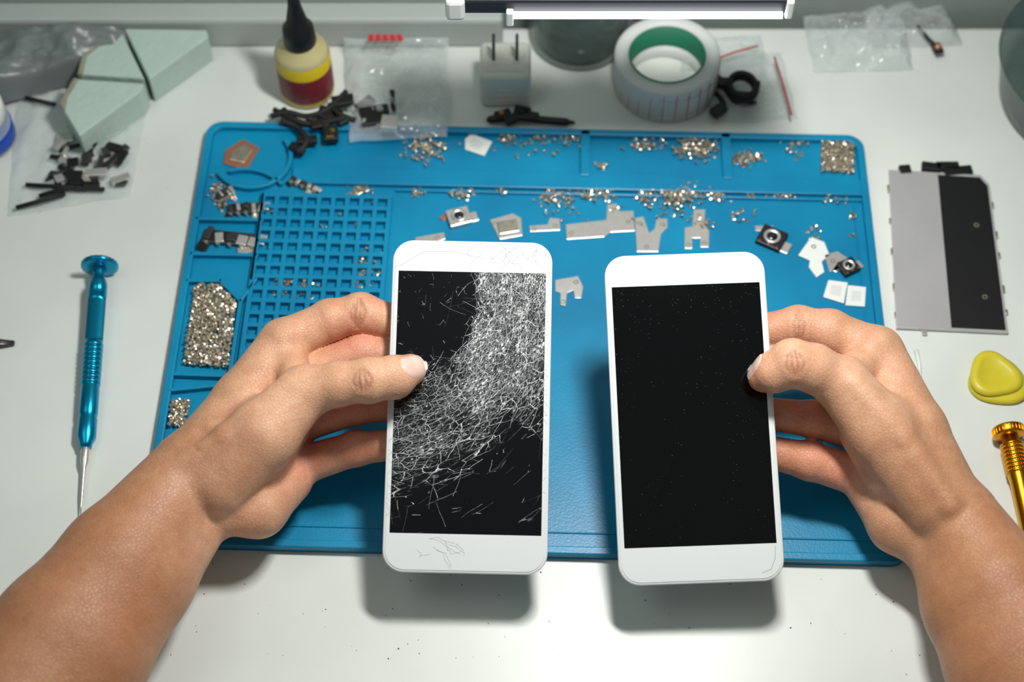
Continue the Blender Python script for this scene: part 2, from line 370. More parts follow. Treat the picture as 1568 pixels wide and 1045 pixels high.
connector_strip(355,368,3.0,1.0,-.12); connector_strip(378,322,2.0,.8,.05); connector_strip(345,300,.9,.8,.6); connector_strip(466,286,1.7,.4,-.45)
# ------------------------------------------------------------------ phones
def phone(top,bot,width,smarg,name,cracked):
    T=P(*top);Bt=P(*bot); b=(T-Bt); Ln=b.length; b.normalize(); a=(Vector((1,0,0))-b*b.x).normalized(); n=a.cross(b)
    c=(T+Bt)/2; X=Matrix((( a.x,b.x,n.x,c.x),(a.y,b.y,n.y,c.y),(a.z,b.z,n.z,c.z),(0,0,0,1)))
    o=Obj(name)
    o.add(prism(rrect(width,Ln,0.95,10),-0.38,-0.03,0.08,3),M['phonewhite'],X=X)
    o.add(prism(rrect(width-0.22,Ln-0.22,0.86,10),-0.05,0.0,0.02,2),M['phonewhite'],X=X)
    o.add(box((0,0,-0.39),(width-.8,Ln-.9,.03),0,.01),M['steel'],X=X)
    sw=width-2*smarg[0]; y1=Ln/2-smarg[1]; y0=-Ln/2+smarg[2]
    o.add(box((0,(y0+y1)/2,0.0),(sw,y1-y0,0.016),0,0.004),SCR,X=X)
    ob=o.done(); return ob,X,Ln,sw,y0,y1
SCR=mat('screen_glass_black',(4,4,5),0.06,var=.2,spec=.5)
CR=mat('fractured_glass',(235,240,242),0.3,var=0.3,scale=200,spec=0.8)
CR2=mat('fractured_glass_fine',(105,110,114),0.3,var=0.3,scale=200,spec=0.6)
ph1,X1,L1,sw1,y01,y11=phone((724.5,369,8.5),(711,879,3.1),7.2,(0.29,1.45,1.7),'cracked_smartphone',True)
ph2,X2,L2,sw2,y02,y12=phone((1047,388,8.5),(1076,894,3.1),7.2,(0.29,1.45,1.62),'smartphone',False)
A=Vector((-5.2,6.0)); hw=sw1/2-.01
def pol(p): 
    r=(p-A).length; ang=-math.degrees(math.atan2(p.y-A.y,p.x-A.x)); return r-(5.5+.0205*max(ang,0)),ang
def dens(p):
    if not(-hw-.02<p.x<hw+.02 and y01-.02<p.y<y11+.02): return 0
    x,ang=pol(p)
    n=noise.noise(Vector((p.x*.8,p.y*.8,3)))
    wl=.25 if ang<36 else .25+min(.9,(ang-36)*.05)
    if x<0: d=math.exp(-(x/wl)**2)*.85+.035*math.exp(-(x/1.8)**2)
    elif x<1.6: d=1
    else: d=math.exp(-((x-1.6)/(1.7 if ang>42 else 2.8))**2)
    if ang>30: d*=max(.58,1-(ang-30)/75)
    if p.y<-4.0: d*=max(0,1-(-4.0-p.y)/2.3)
    return max(0,min(1,d*(1+.6*n)))
def crackmat():
    m,nt,b=new_mat('shattered_glass'); N=nt.nodes; L=nt.links
    at=N.new('ShaderNodeAttribute'); at.attribute_name='dmg'
    cw=N.new('ShaderNodeAttribute'); cw.attribute_name='flow'
    def math_(op,a,bb=None,clamp=False):
        x=N.new('ShaderNodeMath'); x.operation=op; x.use_clamp=clamp
        for i,v in enumerate((a,bb)):
            if v is None: continue
            if isinstance(v,(int,float)): x.inputs[i].default_value=v
            else: L.new(v,x.inputs[i])
        return x.outputs[0]
    D=at.outputs['Fac']
    nz=N.new('ShaderNodeTexNoise'); nz.inputs['Scale'].default_value=4.0; nz.inputs['Detail'].default_value=3; L.new(cw.outputs['Vector'],nz.inputs['Vector'])
    va=N.new('ShaderNodeVectorMath'); va.operation='SCALE'; L.new(nz.outputs['Color'],va.inputs[0]); va.inputs['Scale'].default_value=.09
    vv=N.new('ShaderNodeVectorMath'); vv.operation='ADD'; L.new(cw.outputs['Vector'],vv.inputs[0]); L.new(va.outputs[0],vv.inputs[1])
    n2=N.new('ShaderNodeTexNoise'); n2.inputs['Scale'].default_value=1.3; n2.inputs['Detail'].default_value=5; L.new(cw.outputs['Vector'],n2.inputs['Vector'])
    tot=None
    for sc,w,gain,thr in ((1.9,.018,1.0,.12),(4.2,.028,.8,.34),(9.0,.055,.5,.54)):
        v=N.new('ShaderNodeTexVoronoi'); v.feature='DISTANCE_TO_EDGE'; v.inputs['Scale'].default_value=sc; L.new(vv.outputs[0],v.inputs['Vector'])
        line=math_('SUBTRACT',1.0,math_('DIVIDE',v.outputs['Distance'],w),True)
        n3=N.new('ShaderNodeTexNoise'); n3.inputs['Scale'].default_value=sc*.9; n3.inputs['Detail'].default_value=2; L.new(cw.outputs['Vector'],n3.inputs['Vector'])
        pres=math_('MULTIPLY',math_('SUBTRACT',math_('ADD',D,math_('MULTIPLY',math_('SUBTRACT',n3.outputs['Fac'],.5),1.3)),thr),3.0,True)
        t=math_('MULTIPLY',math_('MULTIPLY',line,pres),gain)
        tot=t if tot is None else math_('MAXIMUM',tot,t)
    vf=N.new('ShaderNodeTexVoronoi'); vf.inputs['Scale'].default_value=13; L.new(vv.outputs[0],vf.inputs['Vector'])
    sp=N.new('ShaderNodeSeparateColor'); L.new(vf.outputs['Color'],sp.inputs[0])
    fac=math_('MULTIPLY',math_('GREATER_THAN',sp.outputs[0],.70),math_('MULTIPLY',math_('SUBTRACT',math_('ADD',D,math_('MULTIPLY',math_('SUBTRACT',n2.outputs['Fac'],.5),2.6)),.75),2.5,True))  # random facets painted white: glints of broken glass put into the base colour
    fac=math_('MULTIPLY',fac,sp.outputs[1])
    tot=math_('MAXIMUM',tot,fac)
    hz=math_('MULTIPLY',math_('MULTIPLY',D,D),.03)
    tot=math_('ADD',tot,hz,True)
    mx=N.new('ShaderNodeMix'); mx.data_type='RGBA'; mx.inputs[6].default_value=(.003,.003,.004,1); mx.inputs[7].default_value=(.9,.93,.95,1)
    L.new(tot,mx.inputs[0]); L.new(mx.outputs[2],b.inputs['Base Color'])
    b.inputs['Roughness'].default_value=.15; b.inputs['Specular IOR Level'].default_value=.4
    bp=N.new('ShaderNodeBump'); bp.inputs['Strength'].default_value=.5; bp.inputs['Distance'].default_value=.0004
    L.new(tot,bp.inputs['Height']); L.new(bp.outputs['Normal'],b.inputs['Normal'])
    return m
def crack_sheet():
    nu,nv=100,190; vs=[];fs=[];dm=[];fl=[]
    for j in range(nv+1):
        for i in range(nu+1):
            p=Vector((-hw+2*hw*i/nu,y01+.01+(y11-y01-.02)*j/nv)); vs.append(tuple(X1@Vector((p.x,p.y,.0095))))
            dm.append(dens(p)); r=(p-A).length; t=math.atan2(p.y-A.y,p.x-A.x); fl+= [r*1.5,t*4.8,0.0]
    for j in range(nv):
        for i in range(nu):
            a=j*(nu+1)+i; fs.append((a,a+1,a+nu+2,a+nu+1))
    me=bpy.data.meshes.new('shattered_glass_layer'); me.from_pydata(vs,[],fs)
    at=me.attributes.new('dmg','FLOAT','POINT'); at.data.foreach_set('value',dm)
    at=me.attributes.new('flow','FLOAT_VECTOR','POINT'); at.data.foreach_set('vector',fl)
    me.materials.append(crackmat()); q=link('shattered_glass_layer',me); q.parent=ph1
crack_sheet()
def cracks():
    verts=[];faces=[];mi=[]
    def seg(p,q,w,z=0.0115,m=0):
        d=(q-p); 
        if d.length<1e-4: return
        nrm=Vector((-d.y,d.x)).normalized()*w/2; i=len(verts)
        for r in (p-nrm,p+nrm,q+nrm*.6,q-nrm*.6): verts.append((r.x,r.y,z))
        faces.append((i,i+1,i+2,i+3)); mi.append(m)
    for k in range(700):
        p=Vector((random.uniform(-hw,hw),random.uniform(y01,y11)))
        if random.random()>dens(p)**0.6*.7+0.025: continue
        t=Vector((-(p.y-A.y),(p.x-A.x))).normalized()*-1
        t=(t+Vector((random.gauss(0,.25),random.gauss(0,.25)))).normalized()
        if random.random()<0.25: t=Vector((t.y,-t.x))*random.choice([1,-1])
        if random.random()<0.5: t=-t
        w=random.choice([.006,.008,.013]); mm=0 if random.random()<.4 else 1
        for s in range(random.randint(2,7)):
            t=(t+Vector((random.gauss(0,.10),random.gauss(0,.10)))).normalized(); q=p+t*random.uniform(.1,.35)
            if not(-hw<q.x<hw and y01<q.y<y11): break
            seg(p,q,w,m=mm); p=q; w*=.85
    for k in range(7000):
        p=Vector((random.uniform(-hw,hw),random.uniform(y01,y11)))
        d=dens(p); x,ang=pol(p)
        b=1.0 if ang<35 else .3
        b*=max(0,.5+1.6*noise.noise(Vector((p.x*1.1,p.y*.8,5))))
        if random.random()>d**2*b: continue
        i=len(verts); a=random.uniform(0,6.28); s=random.uniform(.012,.045)
        tdir=Vector((-(p.y-A.y),(p.x-A.x))).normalized(); nd=Vector((tdir.y,-tdir.x))
        for kk in range(3):
            o2=tdir*math.cos(a+kk*2.1)*s*random.uniform(.5,2.2)+nd*math.sin(a+kk*2.1)*s*random.uniform(.3,1)
            verts.append((p.x+o2.x,p.y+o2.y,0.0125))
        faces.append((i,i+1,i+2)); mi.append(0 if random.random()<.7 else 1)
    return verts,faces,mi
cv,cf,cm=cracks()
me=bpy.data.meshes.new('fracture_lines'); me.from_pydata([tuple(X1@Vector(v)) for v in cv],[],cf); me.materials.append(CR); me.materials.append(CR2); me.polygons.foreach_set('material_index',cm)
co=link('fracture_lines',me); co.parent=ph1
def specks(X,n,y0,y1,ph,seed):
    random.seed(seed); vs=[];fs=[]
    for k in range(n):
        x=random.uniform(-3.25,3.25); y=y0+(y1-y0)*(1-random.random()**1.5)
        if noise.noise(Vector((x*.7,y*.5,seed)))<-.05: continue
        s=random.choice([.006,.007,.009,.012]); a=random.uniform(0,6.28); e=random.uniform(1,2.2); i=len(vs)
        for kk in range(4):
            t=a+kk*math.pi/2; r=s*(e if kk%2 else 1); vs.append(tuple(X@Vector((x+r*math.cos(t),y+r*math.sin(t),.0105))))
        fs.append((i,i+1,i+2,i+3))
    me=bpy.data.meshes.new('dust_specks'); me.from_pydata(vs,[],fs); me.materials.append(M['lint']); q=link('dust_specks',me); q.parent=ph
specks(X2,520,y02+.1,y12-.1,ph2,4)
bzm=mat('bezel_hairline',(165,170,172),0.5)
o=Obj('bezel_cracks')
def hair(pts,w=0.014,X=X1):
    for p,q in zip(pts[:-1],pts[1:]):
        p=Vector(p);q=Vector(q); d=q-p; o.add(box(((p.x+q.x)/2,(p.y+q.y)/2,0.001),(d.length,w,0.006),math.atan2(d.y,d.x)),bzm,X=X)
yt=L1/2; 
for k in range(22):
    x=random.uniform(0.0,3.3); y=yt-random.uniform(.15,.6); pts=[(x,y)]
    for s in range(4): x+=random.uniform(-.35,.35);y-=random.uniform(.0,.3); x=min(3.3,max(-3.3,x)); pts.append((x,max(y,y11)))
    hair(pts,.018)
for k in range(9):
    x=random.uniform(-2.2,-.2); y=-yt+random.uniform(.9,1.6); pts=[(x,y)]
    for s in range(4): x+=random.uniform(-.1,.5);y+=random.uniform(-.3,.12); pts.append((x,min(max(y,-yt+.2),y01)))
    hair(pts,.018)
hair([(-3.3,6.2),(-2.2,6.9),(-.8,6.95),(.6,6.6)],.018)
for k in range(30):
    y=random.uniform(-4,6); hair([(3.32,y),(3.48,y+random.uniform(-.3,.3))],.015)
for k in range(14):
    y=random.uniform(-6,-1); hair([(-3.32,y),(-3.48,y+random.uniform(-.3,.3))],.015)
bz=o.done(); bz.parent=ph1
o=Obj('edge_scuff'); hair([(2.6,-L2/2+.35),(3.0,-L2/2+.5),(3.2,-L2/2+.95),(3.25,-L2/2+1.5)],.03,X2); hair([(-3.2,L2/2-1.0),(-3.0,L2/2-.45),(-2.5,L2/2-.25)],.015,X2); bz=o.done(); bz.parent=ph2
# ------------------------------------------------------------------ SDF arms
VX=0.08
class SDF:
    def __init__(s,lo,hi):
        s.lo=np.array(lo,dtype=np.float32); s.n=np.ceil((np.array(hi)-np.array(lo))/VX).astype(int)+1
    def blank(s): return np.full(s.n,4.0,dtype=np.float32)
    def sub(s,a,b,m):
        lo=np.floor((np.minimum(a,b)-m-s.lo)/VX).astype(int); hi=np.ceil((np.maximum(a,b)+m-s.lo)/VX).astype(int)+1
        lo=np.clip(lo,0,s.n); hi=np.clip(hi,0,s.n); return lo,hi
    def cone(s,D,a,b,ra,rb,k,sub=False):
        a=np.array(a,dtype=np.float32); b=np.array(b,dtype=np.float32)
        m=max(ra,rb)+k+0.6; lo,hi=s.sub(a,b,m)
        if (hi<=lo).any(): return
        sl=tuple(slice(lo[i],hi[i]) for i in range(3))
        xs=[s.lo[i]+VX*np.arange(lo[i],hi[i],dtype=np.float32) for i in range(3)]
        X,Y,Z=np.meshgrid(*xs,indexing='ij',sparse=True)
        ab=b-a; L2=float(ab@ab)+1e-9
        t=np.clip(((X-a[0])*ab[0]+(Y-a[1])*ab[1]+(Z-a[2])*ab[2])/L2,0,1)
        qx=X-a[0]-t*ab[0];qy=Y-a[1]-t*ab[1];qz=Z-a[2]-t*ab[2]
        r=ra+(rb-ra)*t
        d=np.sqrt(qx*qx+qy*qy+qz*qz)-r
        A=D[sl]
        if sub:
            d=-d; h2=np.clip(.5+.5*(A-d)/k,0,1)
            D[sl]=d*(1-h2)+A*h2+k*h2*(1-h2)
        else:
            h=np.clip(.5+.5*(A-d)/k,0,1); D[sl]=A*(1-h)+d*h-k*h*(1-h)
def smin(A,B,k):
    h=np.clip(.5+.5*(A-B)/k,0,1); return A*(1-h)+B*h-k*h*(1-h)
def surface_nets(D,lo):
    n=np.array(D.shape); S=D<0
    c=[S[i:n[0]-1+i,j:n[1]-1+j,k:n[2]-1+k] for i in (0,1) for j in (0,1) for k in (0,1)]
    cs=sum(x.astype(np.int8) for x in c); act=(cs>0)&(cs<8)
    idx=np.full(act.shape,-1,dtype=np.int64); ii=np.argwhere(act); idx[act]=np.arange(len(ii))
    corner=[(i,j,k) for i in (0,1) for j in (0,1) for k in (0,1)]
    vals=np.stack([D[ii[:,0]+a,ii[:,1]+b,ii[:,2]+d] for a,b,d in corner],1)
    acc=np.zeros((len(ii),3)); cnt=np.zeros(len(ii))
    for p in range(8):
        for q in range(p+1,8):
            df=np.abs(np.array(corner[p])-np.array(corner[q])).sum()
            if df!=1: continue
            va,vb=vals[:,p],vals[:,q]; m=(va<0)!=(vb<0)
            t=np.where(m,va/np.where(m,va-vb,1),0)
            pos=np.array(corner[p])[None]+t[:,None]*(np.array(corner[q])-np.array(corner[p]))[None]
            acc+=pos*m[:,None]; cnt+=m
    V=(ii+acc/cnt[:,None])*VX+lo
    Fs=[]
    for ax in range(3):
        sl0=[slice(None)]*3; sl1=[slice(None)]*3; sl0[ax]=slice(0,-1); sl1[ax]=slice(1,None)
        a=S[tuple(sl0)];b=S[tuple(sl1)]; e=np.argwhere(a!=b); u,v=(ax+1)%3,(ax+2)%3
        ok=(e[:,u]>0)&(e[:,v]>0)&(e[:,u]<n[u]-1)&(e[:,v]<n[v]-1); e=e[ok]
        fl=a[tuple(e.T)]
        def cell(du,dv):
            g=e.copy(); g[:,u]-=du; g[:,v]-=dv; return idx[g[:,0],g[:,1],g[:,2]]
        q=np.stack([cell(1,1),cell(0,1),cell(0,0),cell(1,0)],1)
        q[~fl]=q[~fl][:,::-1]; Fs.append(q)
    Q=np.concatenate(Fs); Q=Q[(Q>=0).all(1)]
    return V,Q
def skinmat():
    m,nt,b=new_mat('skin'); N=nt.nodes; L=nt.links
    at=N.new('ShaderNodeAttribute'); at.attribute_name='tone'
    sep=N.new('ShaderNodeSeparateColor'); L.new(at.outputs['Color'],sep.inputs[0])
    tc=N.new('ShaderNodeTexCoord')
    def rgb(c): 
        x=N.new('ShaderNodeRGB'); x.outputs[0].default_value=srgb(*c); return x
    def mix(f,a,bb,fv=None,bt='MIX'):
        x=N.new('ShaderNodeMix'); x.data_type='RGBA'; x.blend_type=bt
        if f is not None: L.new(f,x.inputs[0])
        else: x.inputs[0].default_value=fv
        L.new(a,x.inputs[6]); L.new(bb,x.inputs[7]); return x.outputs[2]
    def ntex(sc,det,rg,lo,hi,c0):
        n=N.new('ShaderNodeTexNoise'); n.inputs['Scale'].default_value=sc; n.inputs['Detail'].default_value=det; n.inputs['Roughness'].default_value=rg; L.new(tc.outputs['Object'],n.inputs['Vector'])
        r=N.new('ShaderNodeValToRGB'); r.color_ramp.elements[0].position=lo;r.color_ramp.elements[0].color=c0; r.color_ramp.elements[1].position=hi;r.color_ramp.elements[1].color=(1,1,1,1)
        L.new(n.outputs['Fac'],r.inputs[0]); return r.outputs[0]
    base=mix(sep.outputs[0],rgb((186,136,100)).outputs[0],rgb((232,188,156)).outputs[0])
    base=mix(sep.outputs[1],base,rgb((226,150,126)).outputs[0])
    base=mix(None,base,ntex(28,4,.6,.3,.7,(.88,.79,.74,1)),1.0,'MULTIPLY')
    base=mix(None,base,ntex(170,6,.7,.35,.65,(.88,.80,.77,1)),1.0,'MULTIPLY')
    v1=N.new('ShaderNodeTexVoronoi'); v1.feature='DISTANCE_TO_EDGE'; v1.inputs['Scale'].default_value=620; L.new(tc.outputs['Object'],v1.inputs['Vector'])
    rr=N.new('ShaderNodeValToRGB'); rr.color_ramp.elements[0].position=0; rr.color_ramp.elements[0].color=(.87,.82,.80,1); rr.color_ramp.elements[1].position=.14; rr.color_ramp.elements[1].color=(1,1,1,1)
    L.new(v1.outputs['Distance'],rr.inputs[0]); base=mix(None,base,rr.outputs[0],.7,'MULTIPLY')
    cr=mix(sep.outputs[2],base,rgb((150,86,62)).outputs[0])
    L.new(cr,b.inputs['Base Color'])
    b.inputs['Roughness'].default_value=.44; b.inputs['Specular IOR Level'].default_value=.4
    b.inputs['Subsurface Weight'].default_value=.1; b.inputs['Subsurface Radius'].default_value=(.006,.0025,.0012); b.inputs['Subsurface Scale'].default_value=0.4
    n2=N.new('ShaderNodeTexNoise'); n2.inputs['Scale'].default_value=230; n2.inputs['Detail'].default_value=8; n2.inputs['Roughness'].default_value=.7; L.new(tc.outputs['Object'],n2.inputs['Vector'])
    mn=N.new('ShaderNodeMath'); mn.operation='MINIMUM'; mn.inputs[1].default_value=.15; L.new(v1.outputs['Distance'],mn.inputs[0])
    m3=N.new('ShaderNodeMath'); m3.operation='MULTIPLY'; m3.inputs[1].default_value=2.5; L.new(mn.outputs[0],m3.inputs[0])
    ad=N.new('ShaderNodeMath'); ad.operation='ADD'; L.new(m3.outputs[0],ad.inputs[0]); L.new(n2.outputs['Fac'],ad.inputs[1])
    bp=N.new('ShaderNodeBump'); bp.inputs['Strength'].default_value=.42; bp.inputs['Distance'].default_value=.0005
    L.new(ad.outputs[0],bp.inputs['Height']); L.new(bp.outputs['Normal'],b.inputs['Normal'])
    return m
SKIN=skinmat(); NAIL=mat('fingernail',(230,194,180),0.22,var=.04,coat=.5); NAILT=mat('nail_tip',(238,228,216),0.3,var=.02)
def build_arm(name,forearm,palm,fingers,grooves,bumps,pale,red,nails):
    allp=[p for ch in forearm+palm+fingers for p,_ in ch]
    lo=np.min([list(p) for p in allp],0)-4.2; hi=np.max([list(p) for p in allp],0)+4.2
    G=SDF(lo,hi); B=G.blank()
    for ch in forearm:
        for (a,ra),(b,rb) in zip(ch[:-1],ch[1:]): G.cone(B,a,b,ra,rb,0.5)
    for ch in palm:
        for (a,ra),(b,rb) in zip(ch[:-1],ch[1:]): G.cone(B,a,b,ra,rb,0.38)
    out=B.copy()
    for ch in fingers:
        Fd=G.blank()
        for (a,ra),(b,rb) in zip(ch[:-1],ch[1:]): G.cone(Fd,a,b,ra*.97,rb*.97,0.12)
        for (p,r) in ch[1:-1]: G.cone(Fd,p,p+Vector((.01,0,0)),r*1.0,r*1.0,0.25)
        out=np.minimum(out,smin(B,Fd,0.28))
    del Fd
    for a,b,ra,rb,k in bumps: G.cone(out,a,b,ra,rb,k)
    for pts,r in grooves:
        for a,b in zip(pts[:-1],pts[1:]): G.cone(out,a,b,r,r,0.09,sub=True)
    V,Q=surface_nets(out,G.lo)
    E=np.concatenate([Q[:,[0,1]],Q[:,[1,2]],Q[:,[2,3]],Q[:,[3,0]]])
    for it in range(2):
        s=np.zeros_like(V);c=np.zeros(len(V))
        np.add.at(s,E[:,0],V[E[:,1]]);np.add.at(c,E[:,0],1)
        np.add.at(s,E[:,1],V[E[:,0]]);np.add.at(c,E[:,1],1)
        V=V*.5+.5*s/np.maximum(c,1)[:,None]
    me=bpy.data.meshes.new(name); me.from_pydata(V.tolist(),[],Q.tolist())
    def infl(lst):
        w=np.zeros(len(V))
        for p,r in lst: w=np.maximum(w,np.exp(-((V-np.array(p))**2).sum(1)/(r*r)))
        return w
    crease=infl([(p,.05+gr) for pts,gr in grooves for a,b in zip(pts[:-1],pts[1:]) for p in (a,(a+b)/2,b)])*.5
    col=np.stack([np.clip(infl(pale),0,1),np.clip(infl(red),0,1)*.8,crease,np.ones(len(V))],1).astype(np.float32)
    at=me.color_attributes.new('tone','FLOAT_COLOR','POINT'); at.data.foreach_set('color',col.ravel())
    me.materials.append(SKIN)
    me.polygons.foreach_set('use_smooth',[True]*len(me.polygons)); me.update()
    ob=link(name,me)
    bvh=BVHTree.FromPolygons(V.tolist(),Q.tolist())
    for k,(base,tip,dors,ln,hwid) in enumerate(nails):
        ax=(tip-base).normalized(); dors=(dors-ax*dors.dot(ax)).normalized(); sd=ax.cross(dors)
        tb=bmesh.new(); nu,nv=16,20; g=[]
        for j in range(nv+1):
            v=-1+2*j/nv; row=[]
            for i in range(nu+1):
                u=-1+2*i/nu
                wv=hwid*(1-abs(v)**4*.35) if v<0 else hwid*(1-v**4*.3)
                vv=v*(1-.22*u*u)
                x=u*wv; c=tip-ax*ln*.5+ax*vv*ln*.5
                o3=c+sd*x+dors*2.2
                hit=bvh.ray_cast(o3,-dors)[0]
                if hit is None: hit=c+sd*x+dors*0.3
                e=max(abs(u),abs(v)); off=.04 if e<.8 else .04-(e-.8)/.2*.055
                if v>0.75: off=.045
                row.append(tb.verts.new(hit+dors*off))
            g.append(row)
        for j in range(nv):
            for i in range(nu):
                f=tb.faces.new((g[j][i],g[j][i+1],g[j+1][i+1],g[j+1][i])); f.material_index=1 if j>=nv-2 else 0; f.smooth=True
        m2=bpy.data.meshes.new('fingernail'); tb.to_mesh(m2); tb.free(); m2.materials.append(NAIL); m2.materials.append(NAILT)
        no=link('fingernail_%d'%(k+1),m2); no.parent=ob
    return ob
V3=Vector
def arcline(c,ax,r,a0,a1,ref,n=8,wob=0.0):
    ax=ax.normalized(); x=(ref-ax*ref.dot(ax)).normalized(); y=ax.cross(x)
    return [c+ax*(wob*math.cos(2*math.pi*k/n))+(x*math.cos(math.radians(a0+(a1-a0)*k/n))+y*math.sin(math.radians(a0+(a1-a0)*k/n)))*r for k in range(n+1)]
toCam=lambda p:(CAM-p).normalized()
gro=[]
def knuckle(p,ax,r,n=3,gap=.16,span=50,depth=.05):
    ref=toCam(p)
    for k in range(n):
        off=(k-(n-1)/2); c=p+ax.normalized()*gap*off
        sp=span*(1-.25*abs(off)); gro.append((arcline(c,ax,r+.02,-sp,sp,ref,8,-.05*off),depth))
# ---- left arm
fore=[[(P(288,722,4.7),1.72),(P(182,860,4.6),2.45),(P(95,975,4.5),2.9),(V3((-25.5,-30,4.6)),3.6),(V3((-27,-33,4.4)),3.5)],
      [(P(312,772,3.3),1.55),(P(210,884,3.8),2.45),(P(122,1000,4.0),2.9),(V3((-25.5,-31,4.3)),3.6)]]
palm=[[(P(300,712,4.9),1.6),(P(371,615,5.3),1.3),(P(434,525,5.6),1.1)],
      [(P(305,735,4.2),1.5),(P(440,585,4.3),1.1)],
      [(P(310,762,3.5),1.5),(P(450,650,3.2),1.05)],
      [(P(322,782,3.0),1.35),(P(455,712,2.5),1.0)],
      [(P(335,735,5.0),1.6),(P(405,665,6.1),1.5),(P(468,600,6.8),1.15)],
      [(P(350,778,3.6),1.25),(P(395,778,3.3),1.3),(P(440,735,2.7),1.15)],
      [(P(455,590,6.2),.8),(P(440,540,5.6),.8)],
      [(P(400,700,4.6),1.3),(P(440,650,4.2),1.1)]]
fing=[[(P(434,525,5.6),1.08),(P(505,490,5.9),.93),(P(552,480,6.0),.93),(P(625,500,5.7),.82),(P(690,525,5.3),.7)],
      [(P(440,585,4.3),1.05),(P(555,540,5.0),.86),(P(640,545,5.1),.8),(P(700,560,5.1),.7)],
      [(P(450,650,3.2),.98),(P(548,622,4.1),.83),(P(630,620,4.5),.75),(P(690,625,4.6),.65)],
      [(P(458,714,2.5),.93),(P(545,687,3.2),.8),(P(615,680,3.8),.7),(P(660,680,3.9),.6)],
      [(P(468,600,6.8),1.18),(P(520,588,7.3),.95),(P(565,583,7.5),.97),(P(603,578,7.35),.93),(P(628,567,7.12),.74)]]
tA=P(565,583,7.5)-P(520,587,7.3)
knuckle(P(562,583,7.5),tA,.96,4,.22,34,.026)
knuckle(P(550,480,6.0),P(625,500,5.7)-P(505,490,5.9),.93,4,.17,48,.032)
knuckle(P(497,494,5.9),P(552,480,6)-P(434,525,5.6),1.0,1,.1,50,.04)
gro.append(([P(462,632,7.8),P(482,634,7.8),P(503,626,7.8)],.06))
gro.append(([P(470,600,8.1),P(480,612,8.0),P(498,618,7.9)],.04))
gro.append(([P(345,742,6.8),P(372,762,6.0),P(400,772,5.2)],.05))
gro.append(([P(352,722,7.1),P(385,742,6.6),P(420,745,5.6),P(450,728,4.6)],.04))
gro.append(([P(288,675,6.6),P(318,705,6.9),P(338,742,6.4)],.03))
gro.append(([P(325,800,5.2),P(345,822,4.2)],.05))
bumps=[(P(330,660,6.2),P(395,620,6.3),.35,.3,.5),(P(265,722,6.1),P(345,665,6.8),.3,.3,.5),(P(345,665,6.8),P(440,590,7.5),.3,.35,.5),(P(432,517,6.4),P(440,512,6.4),.45,.45,.5)]
pale=[(P(470,600,7),5),(P(440,530,5.6),4.2),(P(440,700,3.5),4.5),(P(560,580,7),4),(P(560,500,6),4),(P(370,780,3.5),3.5),(P(360,650,5),2.6)]
red=[(P(545,625,4.2),2.0),(P(540,690,3.3),1.8),(P(640,560,7),.9),(P(480,680,3.6),2.2),(P(550,520,5.4),1.4),(P(590,470,6),1.1),(P(370,800,3),1.2)]
nb=P(590,580,7.3); ntip=P(652,560,7.1)
build_arm('human_arm',fore,palm,fing,gro,bumps,pale,red,[(nb,ntip,toCam(nb)+V3((0,.25,.1)),1.35,.56)])
# ---- right arm
fore=[[(P(1470,795,4.8),1.72),(P(1530,905,4.7),2.4),(P(1590,1000,4.6),2.85),(V3((26.3,-31,4.6)),3.6),(V3((27,-33.5,4.4)),3.5)],
      [(P(1440,835,3.4),1.55),(P(1500,925,3.9),2.4),(P(1556,1020,4.0),2.85),(V3((26.3,-31.5,4.3)),3.6)]]
palm=[[(P(1452,775,5.0),1.55),(P(1400,660,5.5),1.4),(P(1343,540,5.7),1.2)],
      [(P(1440,790,4.3),1.5),(P(1352,600,4.4),1.15)],
      [(P(1430,805,3.6),1.45),(P(1350,670,3.4),1.1)],
      [(P(1415,812,3.2),1.35),(P(1335,735,2.7),1.05)],
      [(P(1435,770,5.2),1.5),(P(1350,660,6.2),1.5),(P(1290,590,7.1),1.2)],
      [(P(1415,825,3.4),1.3),(P(1378,800,3.2),1.4),(P(1335,750,2.8),1.1)],
      [(P(1300,575,6.6),.9),(P(1335,550,5.9),.9)],
      [(P(1330,660,5.0),1.3),(P(1370,730,4.6),1.3)]]
fing=[[(P(1343,540,5.7),1.15),(P(1270,508,6.1),1.0),(P(1222,500,6.2),.93),(P(1165,508,5.8),.82),(P(1110,530,5.2),.7)],
      [(P(1350,600,4.4),1.1),(P(1245,545,5.2),.9),(P(1160,550,5.2),.8),(P(1100,565,5.0),.7)],
      [(P(1350,670,3.4),1.0),(P(1245,642,4.1),.84),(P(1160,632,4.5),.75),(P(1105,635,4.4),.65)],
      [(P(1335,735,2.7),1.0),(P(1240,706,3.2),.88),(P(1165,690,3.6),.74),(P(1120,690,3.8),.6)],
      [(P(1290,588,7.1),1.2),(P(1245,564,7.8),1.05),(P(1213,557,8.0),1.05),(P(1185,570,7.6),.88),(P(1169,577,7.2),.72)]]
gro=[]
knuckle(P(1213,557,8.0),P(1185,570,7.6)-P(1245,562,7.8),1.04,4,.22,34,.026)
knuckle(P(1222,500,6.2),P(1270,508,6.1)-P(1165,508,5.8),.93,3,.18,50,.032)
gro.append(([P(1240,612,7.6),P(1262,620,7.6),P(1285,640,7.7)],.055))
gro.append(([P(1232,600,8.1),P(1255,605,8.3),P(1275,618,8.4)],.035))
gro.append(([P(1395,745,7),P(1420,760,6.9),P(1445,765,6.8)],.035))
gro.append(([P(1370,842,4.6),P(1392,815,5.4),P(1415,805,6.2)],.045))
